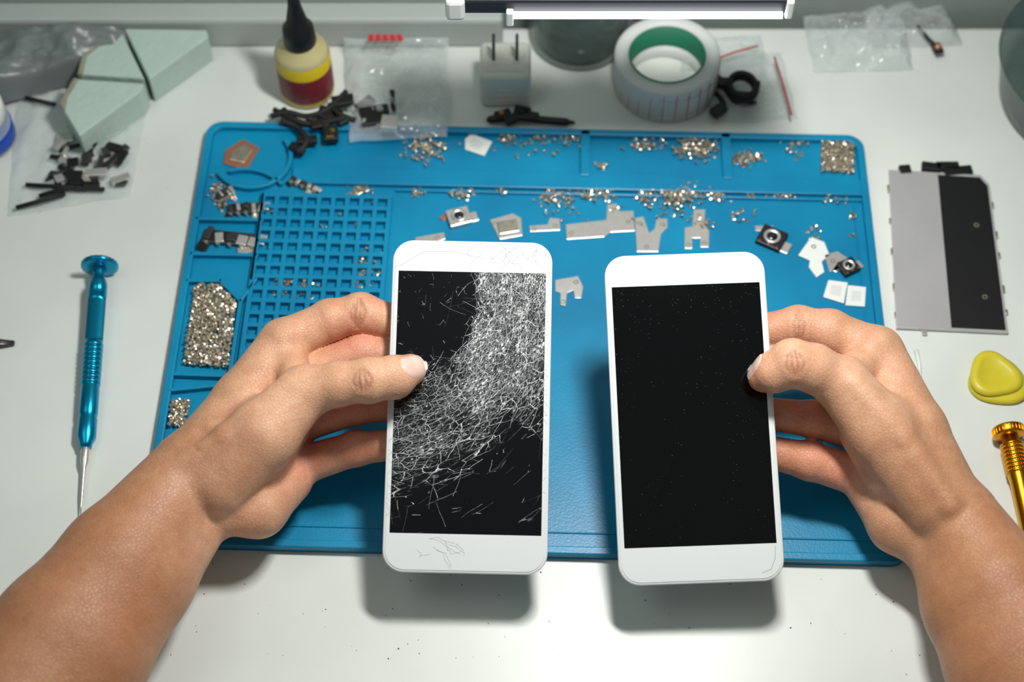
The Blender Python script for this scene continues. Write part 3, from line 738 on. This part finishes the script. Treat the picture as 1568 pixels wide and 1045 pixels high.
bumps=[(P(1395,700,6.8),P(1365,585,6.4),.3,.25,.5),(P(1455,775,6.4),P(1385,670,7.2),.3,.3,.5),(P(1385,670,7.2),P(1310,590,7.9),.3,.35,.5),(P(1345,528,6.6),P(1338,530,6.6),.5,.5,.5)]
pale=[(P(1290,580,7),4.5),(P(1343,540,5.6),4),(P(1340,700,3.5),4),(P(1200,560,7.5),3.5),(P(1230,500,6),3.5)]
red=[(P(1240,640,4.2),1.9),(P(1235,700,3.3),1.8),(P(1160,575,7.2),.9),(P(1280,720,3.4),1.5),(P(1190,490,6),1.1),(P(1220,530,5.4),1.2)]
build_arm('human_arm',fore,palm,fing,gro,bumps,pale,red,[(P(1185,570,7.6),P(1146,576,7.0),V3((-.6,.35,.6)),1.0,.5)])
# ------------------------------------------------------------------ blue screwdriver
def screwdriver(name,A,Bp,rc,m,scale=1.0,shaft=True):
    o=Obj(name); L=(Bp-A).length; s=L
    o.add(lathe(A,Bp,[(rc*.9,0),(rc,.05),(rc,.22),(rc*.85,.28),(rc*.4,.3)],36),m,True)
    prof=[(rc*.38,.28),(rc*.34,.6),(rc*.3,.9),(rc*.42,1.0),(rc*.5,1.25),(rc*.5,2.0)]
    h=2.0
    while h<s*.34: prof+=[(rc*.48,h),(rc*.48,h+.3)]; h+=.3
    for k in range(9): prof+=[(rc*.52,h),(rc*.52,h+.16),(rc*.46,h+.18),(rc*.46,h+.24)]; h+=.26
    prof+=[(rc*.5,h+.1),(rc*.5,s*.62),(rc*.45,s*.63),(rc*.5,s*.64),(rc*.5,s*.71),(rc*.34,s*.735),(rc*.3,s*.75)]
    o.add(lathe(A,Bp,prof,28),m,True)
    o.add(lathe(A,Bp,[(.2,s*.74),(.22,s*.76),(.2,s*.8),(.13,s*.82),(.09,s*.83),(.08,s*.93),(.05,s*.96),(.02,s*1.0)],16),M['steel'],True)
    ax=axisM(A,Bp)
    for k in range(24):
        a=2*math.pi*k/24; o.add(box((rc*math.cos(a),rc*math.sin(a),.13),(.05,.05,.16),a,0),m,X=ax)
    return o.done()
screwdriver('precision_screwdriver',P(153,404,.92),P(123,790,.25),.9,M['blue'])
A_=P(1543,655,.85); Bp=P(1618,985,.3)
o=Obj('precision_screwdriver'); s=(Bp-A_).length
o.add(lathe(A_,Bp,[(.6,0),(.74,.04),(.76,.12),(.76,.42),(.7,.5),(.4,.52)],40),M['gold'],True)
prof=[(.4,.5),(.4,.8),(.52,.9)]
h=.9
for k in range(8): prof+=[(.56,h+.02),(.56,h+.12),(.5,h+.14),(.5,h+.18)]; h+=.2
prof+=[(.5,h+.1),(.47,h+.3),(.47,s*.6),(.4,s*.62),(.47,s*.64),(.47,s*.7),(.3,s*.75)]
o.add(lathe(A_,Bp,prof,32),M['gold'],True)
o.add(lathe(A_,Bp,[(.2,s*.74),(.22,s*.78),(.1,s*.82),(.08,s*.93),(.02,s)],16),M['steel'],True)
ax=axisM(A_,Bp)
for k in range(28):
    a=2*math.pi*k/28; o.add(box((.76*math.cos(a),.76*math.sin(a),.27),(.06,.05,.28),a,0),M['gold'],X=ax)
    o.add(box((.5*math.cos(a),.5*math.sin(a),1.7),(.05,.04,1.5),a,0),M['gold'],X=ax)
o.done()
# ------------------------------------------------------------------ LCD backplate
o=Obj('phone_backplate')
o.add(prism(PP([(1360,262),(1500,270),(1514,284),(1543,512),(1372,504)],.1),.06,.24,.04),M['plate'])
o.add(prism(PP([(1436,268),(1500,272),(1512,285),(1540,506),(1457,502)],.25),.235,.27,.01),M['black'])
for a,b in (((1359,275),(1372,502)),((1516,290),(1544,505))):
    for k in range(5):
        f=(k+.5+random.uniform(-.2,.2))/5; p=P(a[0]+(b[0]-a[0])*f,a[1]+(b[1]-a[1])*f,.1); o.add(box((p.x,p.y,.14),(.12,random.uniform(.2,.5),.14),-.05,.02),M['steel2'])
for x,y,w in ((1385,262,.6),(1425,258,1.0),(1450,257,1.2),(1466,264,1.5)):
    p=P(x,y,.1); o.add(box((p.x,p.y,.2),(w,.5,.3),random.uniform(-.2,.2),.04),M['black'])
for x,y in ((1495,345),(1508,455)):
    p=P(x,y,.27); o.add(lathe((p.x,p.y,.262),(p.x,p.y,2),[(.14,0),(.14,.03),(.08,.03),(.07,.005)],16),M['steel2'])
p=P(1415,509,.1); o.add(box((p.x,p.y,.12),(.25,.35,.12),0,.02),M['steel']); o.done()
o=Obj('sim_eject_pin'); o.add(tube([P(1403,537,.1),P(1407,555,.1),P(1411,585,.1)],[.12,.1,.03]),M['white'],True); o.done()
o=Obj('tweezers'); o.add(tube([P(-90,520,.3),P(-10,524,.25),P(22,525,.14)],[.25,.2,.1]),M['black'],True); o.add(tube([P(-90,532,.3),P(-10,528,.25),P(22,527,.14)],[.25,.2,.08]),M['darksteel'],True); o.done()
# ------------------------------------------------------------------ wax disc
o=Obj('yellow_wax_disc'); c=P(1527,587,0); lob=lambda t:1+.07*math.cos(3*t-1.2)+.03*math.cos(2*t)
o.add(lathe((c.x,c.y,0.01),(c.x,c.y,2),[(1.25,0),(1.38,.08),(1.38,.2),(1.2,.28),(1.0,.29)],48,lob),M['yellow'],True)
c=P(1522,576,.3); o.add(lathe((c.x,c.y,0.22),(c.x+.05,c.y,2),[(1.2,0),(1.27,.12),(1.22,.3),(1.0,.36),(.8,.33),(.75,.3),(.1,.32)],48,lambda t:1+.1*math.cos(3*t-.6)),M['yellow'],True)
o.done()
# ------------------------------------------------------------------ mint sponge wedges
def wedge(top,zt):
    o=Obj('sponge_wedge'); poly=[tuple(P(x,y,zt)[:2]) for x,y in top]
    tb=prism(poly,0.02,zt,.1,3); bmesh.ops.subdivide_edges(tb,edges=tb.edges[:],cuts=1)
    o.add(tb,M['mint'])
    return o,poly
o,_=wedge([(190,43),(316,45),(319,56),(228,121)],1.9); o.done()
o,_=wedge([(184,44),(221,120),(118,113),(128,84)],1.9); o.add(prism(PP([(118,114),(126,82),(184,44),(178,52),(134,86),(128,113)],1.9),1.3,1.95,.08),M['mintworn']); o.done()
o,_=wedge([(221,127),(114,120),(90,158),(121,208),(214,140)],1.9); o.add(prism(PP([(113,119),(90,158),(100,172),(104,150),(122,121)],1.9),1.0,1.96,.08),M['mintworn']); o.done()
# ------------------------------------------------------------------ parts under / beside wedges
o=Obj('zip_bag'); o.add(sheet(P(12,332,.05),P(200,300,.05),P(235,120,.05),P(30,100,.05),40,40,.22,.8,3,.15),M['film2'],True); o.done(False)
o=Obj('phone_flex_parts')
random.seed(5)
for k in range(34):
    x=random.uniform(80,190);y=random.uniform(205,292); p=P(x,y,.3)
    o.add(box((p.x,p.y,.3+random.uniform(0,.3)),(random.uniform(.3,1.2),random.uniform(.15,.6),random.uniform(.1,.3)),random.uniform(0,3),.03),random.choice([M['black'],M['black'],M['darksteel'],M['steel']]))
for a,b in (((25,318),(100,297)),((40,283),(160,290)),((40,150),(85,160)),((60,300),(150,275)),((100,285),(190,235)),((90,230),(150,215))):
    o.add(tube([P(a[0],a[1],.35),P((a[0]+b[0])/2,(a[1]+b[1])/2,.5),P(b[0],b[1],.35)],.12),M['rubber'],True)
o.done()
o=Obj('flux_jar'); c=P(-22,215,0)
o.add(lathe((c.x,c.y,.01),(c.x,c.y,5),[(1.5,0),(1.65,.1),(1.65,1.8),(1.4,2.0)],36),M['film2'],True)
o.add(lathe((c.x,c.y,.3),(c.x,c.y,5),[(1.68,0),(1.7,.1),(1.7,.9),(1.6,1.0)],36),M['bluecap'],True)
o.add(lathe((c.x,c.y,1.9),(c.x,c.y,5),[(1.5,0),(1.6,.1),(1.6,.9),(1.5,1.0),(.1,1.0)],36),M['white'],True); o.done()
o=Obj('crumpled_grey_bag'); o.add(sheet(V3((-34,12.5,.1)),V3((-19.5,18.3,.1)),V3((-19.5,19,.8)),V3((-34,19,.8)),50,30,.9,.35,8,1.6),M['greycable'],True); o.done(False)
# ------------------------------------------------------------------ bottle
o=Obj('flux_bottle'); c=P(470,158,0)
ax=V3((c.x,c.y+.9,0)); top=ax+V3((-.0,0,9))
o.add(lathe(ax,top,[(1.3,0.01),(1.45,.12),(1.45,3.2),(1.3,3.5),(.75,3.9),(.65,4.3)],40),M['amber'],True)
o.add(lathe(ax,top,[(1.47,.3),(1.48,.32),(1.48,3.1),(1.47,3.12)],40,cap=False),M['label'],True)
o.add(lathe(ax,top,[(1.485,.5),(1.49,.52),(1.49,2.3),(1.485,2.32)],40,lambda t:1.0,cap=False),M['labelred'],True)
o.add(lathe(ax,top,[(.85,3.95),(.88,4.0),(.82,5.0),(.6,5.3),(.35,6.6),(.28,7.3),(.2,7.4)],28),M['black'],True)
o.done()
o=Obj('charging_flex_cable')
random.seed(3)
for k,(pts) in enumerate([[(415,178),(440,172),(470,178),(500,168),(530,140)],[(430,185),(455,195),(470,215),(455,235)],[(505,160),(520,175),(545,185)],[(470,180),(490,190),(508,205)],[(420,168),(450,183),(480,190),(530,180)]]):
    pz=[P(x,y,.75+.15*((i+k)%2)) for i,(x,y) in enumerate(pts)]; o.add(tube(smoothpath(pz),.17,6),M['rubber'],True)
for x,y,w,h in ((455,228,.9,.4),(470,215,1.1,.5),(505,175,1.3,.8),(525,155,1.2,.7),(490,190,1,.6),(440,178,1.1,.5),(520,180,1.1,.6)):
    p=P(x,y,.75); o.add(box((p.x,p.y,.75),(w,h,.35),random.uniform(-1,1),.06),M['black'])
p=P(507,208,.6); o.add(box((p.x,p.y,.72),(.8,1.0,.4),.1,.08),M['black']); o.add(box((p.x,p.y+.1,.93),(.4,.25,.05),.1,.02),M['goldc']); o.add(box((p.x,p.y-.3,.93),(.4,.1,.05),.1,.02),M['goldc'])
o.done()
o=Obj('zip_bag'); o.add(sheet(P(536,218,.6),P(686,212,.6),P(686,60,.1),P(528,60,.1),44,48,.5,.7,1,.55),M['film2'],True)
o.add(sheet(P(528,70,1.0),P(684,70,1.0),P(686,58,1.1),P(526,58,1.1),30,3,.1,.5,1,.2),M['film2'],True)
for k in range(5): 
    p=P(568+k*11,58,1.5); o.add(box((p.x,p.y,1.52),(.30,.5,.03),.1*k,.01),M['red'])
o.done(False)
o=Obj('phone_button_parts'); p=P(575,185,.6)
o.add(box((p.x,p.y,.9),(1.6,1.3,.5),.2,.08),M['black']); p=P(597,196,.6); o.add(box((p.x,p.y,1.0),(.9,.9,.35),-.1,.05),M['steel']); p=P(602,162,.6); o.add(box((p.x,p.y,.9),(.28,1.6,.3),.1,.05),M['rubber']); p=P(560,165,.5); o.add(box((p.x,p.y,.8),(1.1,.6,.3),.8,.05),M['black']); o.done()
# ------------------------------------------------------------------ charger
o=Obj('usb_wall_charger'); c=P(774,166,0); c.y+=1.3
o.add(box((c.x,c.y,1.3),(2.75,2.6,2.56),0.0,.32,seg=4),M['charger'],True)
o.add(box((c.x,c.y,2.60),(2.1,1.95,.1),0,.05),M['charger'])
for sx in (-.62,.62):
    o.add(box((c.x+sx,c.y,3.4),(.16,.62,1.6),0,.05),M['darksteel']); o.add(box((c.x+sx,c.y,2.68),(.4,.9,.08),0,.03),M['charger'])
for k in range(3): o.add(box((c.x,c.y-1.3,.7+k*.4),(1.2-.2*k,.03,.06),0,.01),M['white'])
o.done()
o=Obj('plastic_spudger'); o.add(tube(smoothpath([P(745,184,.35),P(790,180,.6),P(830,184,.5),P(880,188,.35)]),[.1]+[.22]*16+[.1]*2,8),M['black'],True)
for x,y in ((770,178),(800,172),(812,180),(785,184)):
    p=P(x,y,.5); o.add(box((p.x,p.y,.62),(.9,.5,.35),random.uniform(-.5,.5),.06),M['black'])
p=P(768,172,.8); o.add(sphere((p.x,p.y,.75),.16),M['copper'],True)
o.done()
# ------------------------------------------------------------------ glass jar behind charger
o=Obj('glass_jar'); b0=P(888,108,0); b0.y+=2.7
o.add(lathe(b0+V3((0,0,.02)),b0+V3((0,0,9)),[(2.6,0),(2.85,.12),(2.8,.5),(2.62,1.6),(2.55,4.6),(2.4,4.8),(2.3,4.6),(2.42,1.6),(2.5,.4)],56),M['glassjar'],True)
o.add(lathe(b0+V3((0,0,.08)),b0+V3((0,0,9)),[(2.4,0),(2.4,.25),(.1,.3)],40),M['lampbase'],True)
o.done()
# ------------------------------------------------------------------ desk lamp : post stands at the back edge of the bench
o=Obj('desk_lamp')
hy=11.2; hz=13.4; hx=5.0; px_=7.4; py_=20.4
o.add(box((px_,py_,.35),(2.2,.95,.66),0,.12),M['alu'])
o.add(tube(smoothpath([V3((px_,py_,.5)),V3((px_,py_,10)),V3((px_,py_,22)),V3((px_-.4,17.5,28)),V3((hx+.6,hy+2.4,23)),V3((hx,hy+.8,hz+.4))]),.32,12),M['alu'],True)
o.add(box((hx,hy,hz),(15.6,3.2,.9),0,.15),M['aludark'])
for k in range(8): o.add(box((hx,hy-1.45+k*.42,hz+.48),(15.3,.16,.14),0,.03),M['alu'])
o.add(box((hx-7.6,hy-.1,hz-.05),(.9,3.5,1.25),0,.2),M['white']); o.add(box((hx+7.7,hy-.1,hz-.05),(.35,3.4,1.15),0,.1),M['white'])
o.add(cyl(V3((hx-4.9,hy-1.75,hz-.35)),V3((hx+7.4,hy-1.75,hz-.35)),.17,seg=16),M['tube'],True)
o.add(box((hx-5.1,hy-1.75,hz-.5),(.35,.35,.9),0,.08),M['white'])
o.done()
# ------------------------------------------------------------------ tape roll
o=Obj('label_tape_roll'); c=P(1022,190,0); c.y+=2.85; a=V3((c.x,c.y,.02)); tp=a+V3((-.12,.0,5))
def annulus(a,b,ro,ri,h,seg=56,bw=0.08):
    return lathe(a,b,[(ri,0),(ro-bw,0),(ro,bw),(ro,h-bw),(ro-bw,h),(ri,h),(ri,0)],seg,cap=False)
o.add(annulus(a,tp,2.85,2.1,2.4),M['tape'],True); o.add(annulus(a,tp,2.1,1.98,2.42),M['green'],True)
o.add(lathe(a,tp,[(1.975,0.02),(1.975,.9),(1.96,.92),(1.96,.02)],56,cap=False),M['tape'],True)
for k in range(26):
    t=2*math.pi*k/26; p=a+V3((2.855*math.cos(t),2.855*math.sin(t),1.2)); o.add(box(p,(.02,.03,2.1),t),M['red'])
for z in (.5,1.8): o.add(lathe(a+V3((0,0,z)),tp+V3((0,0,z)),[(2.858,0),(2.86,.02),(2.858,.04)],56,cap=False),M['steel2'])
o.done()
o=Obj('coiled_cable'); pts=[]
for k in range(40):
    t=k/39*4*math.pi; pts.append(P(1136,142,.4)+V3((.75*math.cos(t),.9*math.sin(t),.1+.02*k)))
o.add(tube(pts,.16,8),M['rubber'],True)
o.add(tube(smoothpath([P(1095,180,.3),P(1108,160,.5),P(1092,135,.4),P(1100,118,.4),P(1125,155,.4),P(1158,158,.4)]),.15,8),M['rubber'],True)
for x,y in ((1140,150),(1100,170),(1105,128)):
    p=P(x,y,.4); o.add(box((p.x,p.y,.45),(.9,.6,.4),random.uniform(-1,1),.08),M['black'])
o.done()
def bag(q,amp,seed,lift,stripe=None,film='film'):
    o=Obj('zip_bag'); o.add(sheet(*[P(x,y,.08) for x,y in q],40,40,amp,.8,seed,lift),M[film],True)
    if stripe:
        a,b=P(*stripe[0],.9),P(*stripe[1],.9); o.add(tube([a,(a+b)/2+V3((0,0,.1)),b],.06,6),M['red'],True)
    o.done(False)
bag([(1085,188),(1222,182),(1195,82),(1080,85)],.3,11,.3,((1186,88),(1212,176)),'film2')
bag([(1245,112),(1400,108),(1380,20),(1230,25)],.5,14,.5,None,'film2')
bag([(1330,75),(1475,70),(1440,5),(1320,8)],.5,17,.6,None,'film2')
bag([(1040,110),(1180,100),(1165,55),(1060,60)],.25,21,.3,((1085,95),(1160,70)))
o=Obj('phone_sensor_flex'); p=P(1436,72,.7); o.add(tube([P(1405,40,.6),P(1422,60,.7),P(1440,75,.6)],.1),M['rubber'],True); o.add(sphere((p.x,p.y,.7),.22),M['copper'],True); o.add(box((p.x,p.y,.6),(.5,.7,.2),.3,.04),M['rubber']); o.done()
o=Obj('plastic_tub'); c=V3((31.6,15.4,0))
o.add(lathe(c+V3((0,0,.02)),c+V3((0,0,9)),[(4.6,0),(5.0,.4),(5.6,3.2),(5.75,3.3),(5.75,3.6),(5.5,3.6)],64),M['glassgrey'],True); o.done()
random.seed(11); o=Obj('table_crumbs')
for k in range(60):
    px=random.choice([random.uniform(255,700),random.uniform(1200,1500),random.uniform(400,1100)]); py=random.uniform(850,1010)
    p=P(px,py,0); r=random.uniform(.015,.04); o.add(box((p.x,p.y,r*.6+.003),(r*1.6,r,r*.9),random.uniform(0,3)),M['dust'])
o.done()
# ------------------------------------------------------------------ to metres
for ob in OBJS:
    co=np.empty(len(ob.data.vertices)*3,dtype=np.float32); ob.data.vertices.foreach_get('co',co); co=co.reshape(-1,3)
    co=co*0.01; co[:,2]+=TABLE
    c=(co.min(0)+co.max(0))/2; c[2]=co[:,2].min()
    if ob.parent is not None: c=np.zeros(3)
    ob['_c']=[float(x) for x in c]
    ob.data.vertices.foreach_set('co',(co-c).ravel()); ob.location=[float(x) for x in c]; ob.data.update()
for ob in OBJS:
    if ob.parent is not None: ob.matrix_parent_inverse=Matrix.Translation(Vector(ob.parent['_c'])).inverted()
# ------------------------------------------------------------------ camera / light
cam=bpy.data.cameras.new('camera'); cam.sensor_width=36; cam.lens=F/1568*36; cam.clip_start=.01
cam.dof.use_dof=True; cam.dof.focus_distance=.72; cam.dof.aperture_fstop=6.3
cob=bpy.data.objects.new('camera',cam); bpy.context.collection.objects.link(cob)
cob.location=(CAM.x*.01,CAM.y*.01,CAM.z*.01+TABLE); cob.rotation_euler=(math.radians(90)-TH,0,0)
bpy.context.scene.camera=cob
def area(name,loc,target,sx,sy,power,col):
    l=bpy.data.lights.new(name,'AREA'); l.shape='RECTANGLE'; l.size=sx; l.size_y=sy; l.energy=power; l.color=col
    o=bpy.data.objects.new(name,l); bpy.context.collection.objects.link(o)
    loc=Vector((loc[0]*.01,loc[1]*.01,loc[2]*.01+TABLE)); tg=Vector((target[0]*.01,target[1]*.01,target[2]*.01+TABLE))
    o.location=loc; o.rotation_euler=(tg-loc).to_track_quat('-Z','Y').to_euler(); return o
area('bench_light',(8.5,1,46),(0,-8,0),.09,.04,2.4,(1,.98,.94))
area('room_light',(-50,-10,110),(0,0,0),.5,.5,1.3,(.93,1,.98))
wd=bpy.data.worlds.new('world'); bpy.context.scene.world=wd; wd.use_nodes=True
wd.node_tree.nodes['Background'].inputs[0].default_value=(.82,.95,.92,1); wd.node_tree.nodes['Background'].inputs[1].default_value=.16
bpy.context.scene.view_settings.view_transform='Standard'
